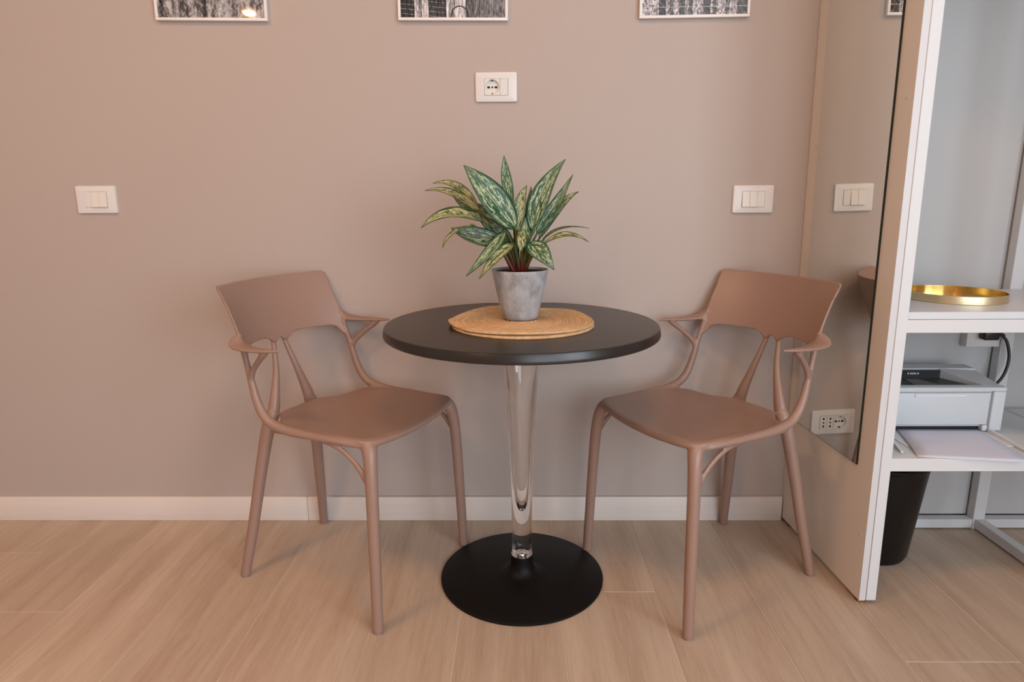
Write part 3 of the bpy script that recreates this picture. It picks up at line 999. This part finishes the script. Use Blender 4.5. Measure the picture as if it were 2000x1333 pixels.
def leaf(base, ctrl, tip, width, nrm, material, fold=0.25, tipbend=0.0, wpos=0.42):
    """blade from base to tip through ctrl; local plant coordinates"""
    base, ctrl, tip = Vector(base), Vector(ctrl), Vector(tip)
    nrm = Vector(nrm).normalized()
    n, m_ = 18, 8
    bm = bmesh.new()
    lay = bm.loops.layers.uv.verify()
    c1 = 2 * ctrl - 0.5 * (base + tip)
    rows = []
    for i in range(n + 1):
        s = i / n
        p = base * (1 - s) ** 2 + c1 * 2 * s * (1 - s) + tip * s * s
        tg = ((c1 - base) * (1 - s) + (tip - c1) * s).normalized()
        side = tg.cross(nrm).normalized()
        nn = side.cross(tg).normalized()
        w = width * 0.5 * (math.sin(math.pi * min(1.0, s ** (math.log(0.5) / math.log(wpos)))) ** 0.85) * (1 - 0.25 * s) if 0 < s < 1 else 0.0006
        w = max(w, 0.0006)
        row = []
        for j in range(m_ + 1):
            u_ = j / m_ * 2 - 1
            wav = 0.05 * w * math.sin(7 * s + 2 * u_) * abs(u_)
            row.append((bm.verts.new(p + side * (w * u_) + nn * (fold * w * (abs(u_) ** 1.3 - 0.45) + wav)), (j / m_, s)))
        rows.append(row)
    for i in range(n):
        for j in range(m_):
            q = (rows[i][j], rows[i][j + 1], rows[i + 1][j + 1], rows[i + 1][j])
            f = bm.faces.new([x[0] for x in q])
            for lp, x in zip(f.loops, q):
                lp[lay].uv = x[1]
    o = from_bm('leaf', bm, material, plant, smooth=True)
    md = o.modifiers.new('thickness', 'SOLIDIFY')
    md.thickness = 0.0007
    return o


# base, middle and tip of every blade, its width, facing, colouring and fold
LEAVES = [
    ((0.0136, 0.03, 0.2368), (0.0234, 0.05, 0.2843), (0.0291, 0.07, 0.3284), 0.0187, (0.3, -1, 0.2), 'leaf_dark', 0.30),
    ((-0.0199, 0.02, 0.2742), (-0.0337, 0.04, 0.3477), (-0.0386, 0.04, 0.4033), 0.0315, (0.15, -1, 0.25), 'leaf_green', 0.30),
    ((-0.1048, 0.05, 0.2743), (-0.16, 0.07, 0.3308), (-0.2228, 0.08, 0.338), 0.0254, (-0.3, -0.75, 0.7), 'leaf_yellow', 0.35),
    ((-0.0984, 0.03, 0.2639), (-0.1684, 0.04, 0.3131), (-0.237, 0.03, 0.3191), 0.0267, (-0.3, -0.75, 0.7), 'leaf_yellow', 0.35),
    ((-0.1063, 0.07, 0.2578), (-0.1434, 0.09, 0.2823), (-0.1745, 0.1, 0.307), 0.0240, (-0.2, -1, 0.4), 'leaf_green', 0.30),
    ((-0.034, 0.03, 0.2103), (-0.0696, 0.05, 0.25), (-0.1168, 0.07, 0.2903), 0.0454, (-0.3, -1, 0.3), 'leaf_dark', 0.30),
    ((-0.0175, -0.0, 0.1985), (-0.0648, -0.01, 0.2282), (-0.1072, -0.0, 0.2645), 0.0400, (-0.2, -1, 0.5), 'leaf_dark', 0.30),
    ((-0.081, -0.0, 0.2435), (-0.1651, -0.03, 0.2654), (-0.2377, -0.05, 0.2306), 0.0440, (-0.1, -0.75, 0.75), 'leaf_yellow', 0.30),
    ((-0.0307, -0.01, 0.1939), (-0.1082, -0.04, 0.2116), (-0.1653, -0.05, 0.2298), 0.0494, (-0.1, -0.95, 0.3), 'leaf_dark', 0.25),
    ((-0.111, -0.03, 0.2344), (-0.1607, -0.06, 0.218), (-0.185, -0.07, 0.1831), 0.0200, (-0.5, -0.6, 0.6), 'leaf_yellow', 0.35),
    ((0.0421, 0.03, 0.2099), (0.0833, 0.05, 0.2707), (0.1346, 0.06, 0.3579), 0.0374, (-0.35, -1, 0.2), 'leaf_green', 0.30),
    ((0.0478, 0.04, 0.1959), (0.0948, 0.06, 0.2731), (0.1512, 0.08, 0.3153), 0.0320, (-0.3, -1, 0.3), 'leaf_yellow', 0.30),
    ((0.0523, 0.01, 0.191), (0.1016, 0.03, 0.2244), (0.1768, 0.05, 0.224), 0.0128, (-0.3, -0.5, 0.9), 'leaf_dark', 0.30),
    ((0.0566, -0.02, 0.1884), (0.1103, -0.04, 0.2131), (0.1654, -0.05, 0.1955), 0.0214, (0, -0.6, 0.8), 'leaf_yellow', 0.30),
    ((0.0094, 0.02, 0.1946), (0.0229, 0.02, 0.2371), (0.0177, 0.03, 0.2844), 0.0400, (0, -1, 0.2), 'leaf_dark', 0.30),
    ((0.0332, -0.0, 0.2194), (0.0528, -0.0, 0.3076), (0.111, -0.0, 0.3909), 0.0574, (-0.25, -1, 0.15), 'leaf_green', 0.25),
    ((-0.0067, -0.0, 0.2117), (-0.0012, -0.0, 0.2795), (0.0174, 0.01, 0.3297), 0.0374, (0.1, -1, 0.2), 'leaf_yellow', 0.30),
    ((-0.0106, -0.02, 0.2244), (-0.0675, -0.05, 0.3053), (-0.1319, -0.05, 0.3757), 0.0801, (0.25, -1, 0.35), 'leaf_green', 0.18),
    ((0.0196, -0.02, 0.1969), (0.0129, -0.035, 0.2134), (0.0143, -0.03, 0.2542), 0.0320, (0, -1, 0.3), 'leaf_green', 0.30),
    ((0.0051, -0.03, 0.2286), (0.0037, -0.055, 0.1991), (0.001, -0.055, 0.1722), 0.0280, (0, -1, 0.3), 'leaf_yellow', 0.30),
    ((-0.0343, -0.02, 0.2219), (-0.0739, -0.06, 0.1742), (-0.1299, -0.07, 0.1161), 0.0334, (-0.3, -0.9, 0.4), 'leaf_green', 0.30),
    ((-0.0159, -0.03, 0.1899), (-0.0545, -0.065, 0.1643), (-0.0986, -0.075, 0.1101), 0.0334, (-0.2, -0.9, 0.5), 'leaf_yellow', 0.30),
    ((0.0221, -0.03, 0.1949), (0.0486, -0.065, 0.1728), (0.0818, -0.075, 0.1312), 0.0547, (0.2, -0.95, 0.4), 'leaf_green', 0.22),
]

for (b0, c0, t0, w0, n0, m0, f0) in LEAVES:
    leaf(b0, c0, t0, w0, n0, M[m0], f0)
    # petiole from the crown in the soil to the blade
    a0 = Vector((b0[0] * 0.10 + rnd.uniform(-.006, .006), b0[1] * 0.10 + rnd.uniform(-.005, .005), 0.112))
    B0 = Vector(b0)
    mid = a0.lerp(B0, 0.55)
    mid.x = a0.x * 0.5 + B0.x * 0.5 - (B0.x - a0.x) * 0.12
    d_ = (Vector(c0) - B0).normalized()
    e_ = B0 + d_ * 0.012
    tube('petiole', [(*a0, 0.0062), (*mid, 0.0042), (*B0, 0.0026), (*e_, 0.0014)], M['stem'], plant, 5, 8, (0, 1, 0.01), uv=True)


# ------------------------------------------------------------------ the chairs (moulded armchair)
def seat_part(bm):
    half = [(0, .262), (.07, .259), (.13, .251), (.170, .242), (.190, .230), (.200, .210), (.2035, .15), (.2035, .05), (.200, -.03), (.188, -.076), (.155, -.092), (.118, -.108),
            (.092, -.134), (.068, -.156), (.035, -.160), (0, -.158)]
    H = catmull([(*p, 0) for p in half], 4)[:, :2]
    out = [tuple(p) for p in H] + [(-p[0], p[1]) for p in H[-2:0:-1]]
    n = len(out)

    def zedge(x, y):
        s_ = min(1, abs(x) / 0.2)
        f_ = max(0, min(1, (y + 0.16) / 0.42))
        zc = 0.466 + 0.010 * f_
        zs = 0.470 + 0.0135 * min(1, max(0, (y + 0.12) / 0.12))
        return zc + (zs - zc) * s_ ** 2

    cx, cy = 0.0, 0.045
    fr = [1.0, 0.975, 0.93, 0.86, 0.75, 0.6, 0.45, 0.3, 0.15]
    top, bot = [], []
    for f in fr:
        rt_, rb_ = [], []
        for x, y in out:
            X, Y = cx + (x - cx) * f, cy + (y - cy) * f
            rr_ = {1.0: 0.006, 0.975: 0.0022}.get(f, 0.0)
            z = zedge(X, Y) - 0.009 * (1 - f ** 2) * 1.0 - rr_
            rt_.append(bm.verts.new((X, Y, z)))
            th = 0.0215 if f > 0.95 else (0.020 if f > 0.9 else 0.012)
            rb_.append(bm.verts.new((X, Y, z - th + 2 * rr_)))
        top.append(rt_)
        bot.append(rb_)
    for R_ in (top, bot):
        for A, B in zip(R_[:-1], R_[1:]):
            for i in range(n):
                j = (i + 1) % n
                bm.faces.new((A[i], A[j], B[j], B[i]))
        bm.faces.new(R_[-1])
    for i in range(n):
        j = (i + 1) % n
        bm.faces.new((top[0][i], top[0][j], bot[0][j], bot[0][i]))


def back_part(bm):
    def surf(a, z):
        tz = (z - .66) / .16
        bc = -.206 - .055 * tz
        bs = -.128 - .045 * tz - .027 * tz * tz
        s_ = a / .2
        return bc + (bs - bc) * s_ * s_

    NA, NZ = 60, 24

    def zlow(a):
        a = abs(a)
        pts = [(0, .657), (.007, .655), (.014, .648), (.030, .648), (.038, .657), (.055, .663), (.085, .6655), (.12, .6655), (.155, .6645), (.170, .662), (.179, .654), (.185, .640), (.2, .625)]
        for (p, q), (r, s_) in zip(pts[:-1], pts[1:]):
            if a <= r:
                return q + (s_ - q) * (a - p) / (r - p)
        return pts[-1][1]

    def ztop(a):
        f_ = max(0.0, (abs(a) - 0.186) / 0.012)
        return 0.8195 + 0.003 * (abs(a) / 0.2) ** 2 - 0.0085 * f_ ** 2.5

    F, K = [], []
    for j in range(NZ + 1):
        rf, rk = [], []
        for i in range(NA + 1):
            a = -0.198 + 0.396 * i / NA
            z = zlow(a) + (ztop(a) - zlow(a)) * j / NZ
            hw = 0.197 + 0.004 * max(0, (z - .78) / .04)
            a2 = a / 0.198 * hw
            y = surf(a2, z)
            th = 0.0052 - 0.0014 * j / NZ
            rf.append(bm.verts.new((a2, y + th, z)))
            rk.append(bm.verts.new((a2, y - th, z)))
        F.append(rf)
        K.append(rk)
    for R_ in (F, K):
        for j in range(NZ):
            for i in range(NA):
                bm.faces.new((R_[j][i], R_[j][i + 1], R_[j + 1][i + 1], R_[j + 1][i]))
    for i in range(NA):
        bm.faces.new((F[0][i], F[0][i + 1], K[0][i + 1], K[0][i]))
        bm.faces.new((F[NZ][i], F[NZ][i + 1], K[NZ][i + 1], K[NZ][i]))
    for j in range(NZ):
        bm.faces.new((F[j][0], F[j + 1][0], K[j + 1][0], K[j][0]))
        bm.faces.new((F[j][NA], F[j + 1][NA], K[j + 1][NA], K[j][NA]))


def mirrored(pts, s):
    return [(s * p[0], *p[1:]) for p in pts]


CH = []   # (part name, builder)
CH.append(('seat', seat_part))
CH.append(('backrest', back_part))
for s in (1, -1):
    P_arm = [(.1915, -.150, .700, .0055, .012), (.203, -.143, .690, .016, .010), (.2150, -.126, .6815, .0245, .0072), (.2215, -.095, .6785, .0215, .0062), (.2255, -.060, .6785, .0165, .0055), (.2270, -.022, .680, .0100, .0045), (.2262, .014, .682, .0022, .0024)]
    P_post = [(.194, -.137, .676, .0075, .0095), (.196, -.130, .652, .0065, .0080), (.1985, -.119, .615, .0075, .0085), (.2005, -.108, .575, .0092, .0100), (.2020, -.098, .542, .0105, .0108),
              (.2030, -.081, .509, .0115, .0118), (.2035, -.053, .487, .0122, .0122), (.2030, .000, .4755, .0120, .0115), (.2020, .07, .4725, .0110, .0102), (.2000, .14, .4710, .0105, .0090), (.1950, .190, .4675, .0100, .0080), (.1870, .218, .4650, .0080, .0060)]
    P_br = [(.1995, -.113, .592, .0075, .0085), (.2045, -.100, .617, .0070, .0078), (.2150, -.070, .645, .0072, .0070), (.2235, -.044, .666, .0085, .0080), (.2255, -.034, .678, .0095, .0110)]
    P_sp = [(.0190, -.2060, .667, .0105, .0036), (.0205, -.2058, .652, .0084, .0052), (.0240, -.2020, .632, .0072, .0064), (.0380, -.1880, .572, .0088, .0090), (.0545, -.1805, .519, .0122, .0118),
            (.0670, -.1765, .480, .0160, .0145), (.0750, -.1770, .450, .0170, .0150)]
    P_fl = [(.1800, .216, .466, .0200, .0190), (.1885, .226, .452, .0185, .0185), (.1965, .233, .425, .0165, .0165), (.2040, .238, .36, .0152, .0154), (.2130, .243, .18, .0143, .0143), (.2210, .2465, .0022, .0134, .0134)]
    P_bl = [(.0720, -.1750, .462, .0185, .0170), (.0830, -.1790, .440, .0195, .0185), (.0930, -.1840, .410, .0180, .0180), (.1130, -.1985, .305, .0162, .0165), (.1400, -.2190, .145, .0146, .0150), (.1660, -.2395, .0022, .0125, .0130)]
    P_bc = [(.2000, .100, .4650, .0060, .0070), (.2003, .130, .4600, .0056, .0074), (.2010, .158, .4480, .0050, .0064), (.2020, .183, .4310, .0048, .0060), (.2030, .204, .4120, .0054, .0072), (.2042, .222, .3880, .0066, .0080), (.2055, .236, .3600, .0060, .0060)]
    for nm, P in (('armrest', P_arm), ('arm_post', P_post), ('arm_branch', P_br), ('spindle', P_sp), ('front_leg', P_fl), ('back_leg', P_bl), ('leg_brace', P_bc)):
        CH.append((nm, (lambda bm, P=mirrored(P, s): sweep_bm(bm, P, 6, 16))))


def build_chair_meshes():
    big = bmesh.new()
    src = []
    for idx, (nm, fn) in enumerate(CH):
        bm = bmesh.new()
        fn(bm)
        bmesh.ops.recalc_face_normals(bm, faces=bm.faces)
        me = bpy.data.meshes.new('tmp')
        bm.to_mesh(me)
        bm.free()
        big.from_mesh(me)
        src.append(np.array([v_.co[:] for v_ in me.vertices]))
        # add face centres for a denser nearest-part lookup
        src[-1] = np.vstack([src[-1], np.array([p.center[:] for p in me.polygons])])
        bpy.data.meshes.remove(me)
    me = bpy.data.meshes.new('chair_union')
    big.to_mesh(me)
    big.free()
    o = bpy.data.objects.new('chair_union', me)
    C.objects.link(o)
    rm = o.modifiers.new('r', 'REMESH')
    rm.mode = 'VOXEL'
    rm.voxel_size = 0.0026
    dg = bpy.context.evaluated_depsgraph_get()
    ev = o.evaluated_get(dg)
    m2 = bpy.data.meshes.new_from_object(ev)
    bpy.data.objects.remove(o)
    nv = len(m2.vertices)
    V = np.empty(nv * 3)
    m2.vertices.foreach_get('co', V)
    V = V.reshape(-1, 3)
    ne = len(m2.edges)
    E = np.empty(ne * 2, dtype=np.int64)
    m2.edges.foreach_get('vertices', E)
    E = E.reshape(-1, 2)
    deg = np.bincount(E.ravel(), minlength=nv).astype(float)[:, None]

    def lap(V):
        A = np.zeros_like(V)
        for c in range(3):
            A[:, c] = np.bincount(E[:, 0], V[E[:, 1], c], nv) + np.bincount(E[:, 1], V[E[:, 0], c], nv)
        return A / deg - V

    def normals(V):
        m2.vertices.foreach_set('co', V.ravel())
        m2.update()
        Nn = np.empty(nv * 3)
        m2.vertices.foreach_get('normal', Nn)
        return Nn.reshape(-1, 3)

    for _ in range(3):
        V = V + 0.5 * lap(V)
        V = V - 0.52 * lap(V)
    foot = V[:, 2] < 0.02
    for it in range(90):               # fill concave creases only: moulded fillets
        if it % 6 == 0:
            Nn = normals(V)
        L = lap(V)
        d = (L * Nn).sum(1)
        k_ = np.clip((d - 0.00009) / 0.00020, 0, 1)[:, None]
        k_[foot] = 0
        V = V + 0.6 * k_ * L
    for _ in range(4):
        V = V + 0.5 * lap(V)
        V = V - 0.52 * lap(V)
    Nn = normals(V)
    kd = KDTree(sum(len(s_) for s_ in src))
    q = 0
    own = []
    for i, s_ in enumerate(src):
        for p in s_:
            kd.insert(p, q)
            own.append(i)
            q += 1
    kd.balance()
    npoly = len(m2.polygons)
    cen = np.empty(npoly * 3)
    m2.polygons.foreach_get('center', cen)
    cen = cen.reshape(-1, 3)
    who = np.array([own[kd.find(c)[1]] for c in cen])
    lt = np.empty(npoly, dtype=np.int64)
    m2.polygons.foreach_get('loop_total', lt)
    ls = np.empty(npoly, dtype=np.int64)
    m2.polygons.foreach_get('loop_start', ls)
    lv = np.empty(len(m2.loops), dtype=np.int64)
    m2.loops.foreach_get('vertex_index', lv)
    res = []
    for i, (nm, _) in enumerate(CH):
        sel = np.where(who == i)[0]
        if len(sel) == 0:
            continue
        faces = [lv[ls[p]:ls[p] + lt[p]] for p in sel]
        used = np.unique(np.concatenate(faces))
        remap = {int(u_): k_ for k_, u_ in enumerate(used)}
        me = bpy.data.meshes.new(nm)
        me.from_pydata(V[used].tolist(), [], [[remap[int(x)] for x in f] for f in faces])
        me.polygons.foreach_set('use_smooth', [True] * len(me.polygons))
        me.normals_split_custom_set_from_vertices(Nn[used].tolist())
        me.materials.append(M['chair'])
        res.append(('leg' if nm.endswith('_leg') else nm, me))
    bpy.data.meshes.remove(m2)
    return res


CHAIR = build_chair_meshes()
gm = bpy.data.meshes.new('foot_glide')
bm = bmesh.new()
bmesh.ops.create_cone(bm, cap_ends=True, segments=20, radius1=0.0098, radius2=0.0105, depth=0.0028)
bm.to_mesh(gm)
bm.free()
gm.materials.append(M['glide'])


def chair(x, y, heading, label):
    t_ = thing('armchair', label, 'chair', (x, y, 0), heading - math.pi / 2, 'moulded armchairs at the table')
    legs = []
    for nm, me in CHAIR:
        o = link(nm, me, None, t_)
        if nm == 'leg':
            legs.append(o)
    for fx, fy in ((.221, .2465), (-.221, .2465), (.1660, -.2395), (-.1660, -.2395)):
        g = link('foot_glide', gm, None, t_)
        g.location = (fx, fy, 0.0014)
    return t_


chair(-0.490, 0.054, -0.405, 'rose brown moulded plastic armchair standing left of the table')
chair(0.515, 0.042, 3.610, 'rose brown moulded plastic armchair between the table and the mirror')
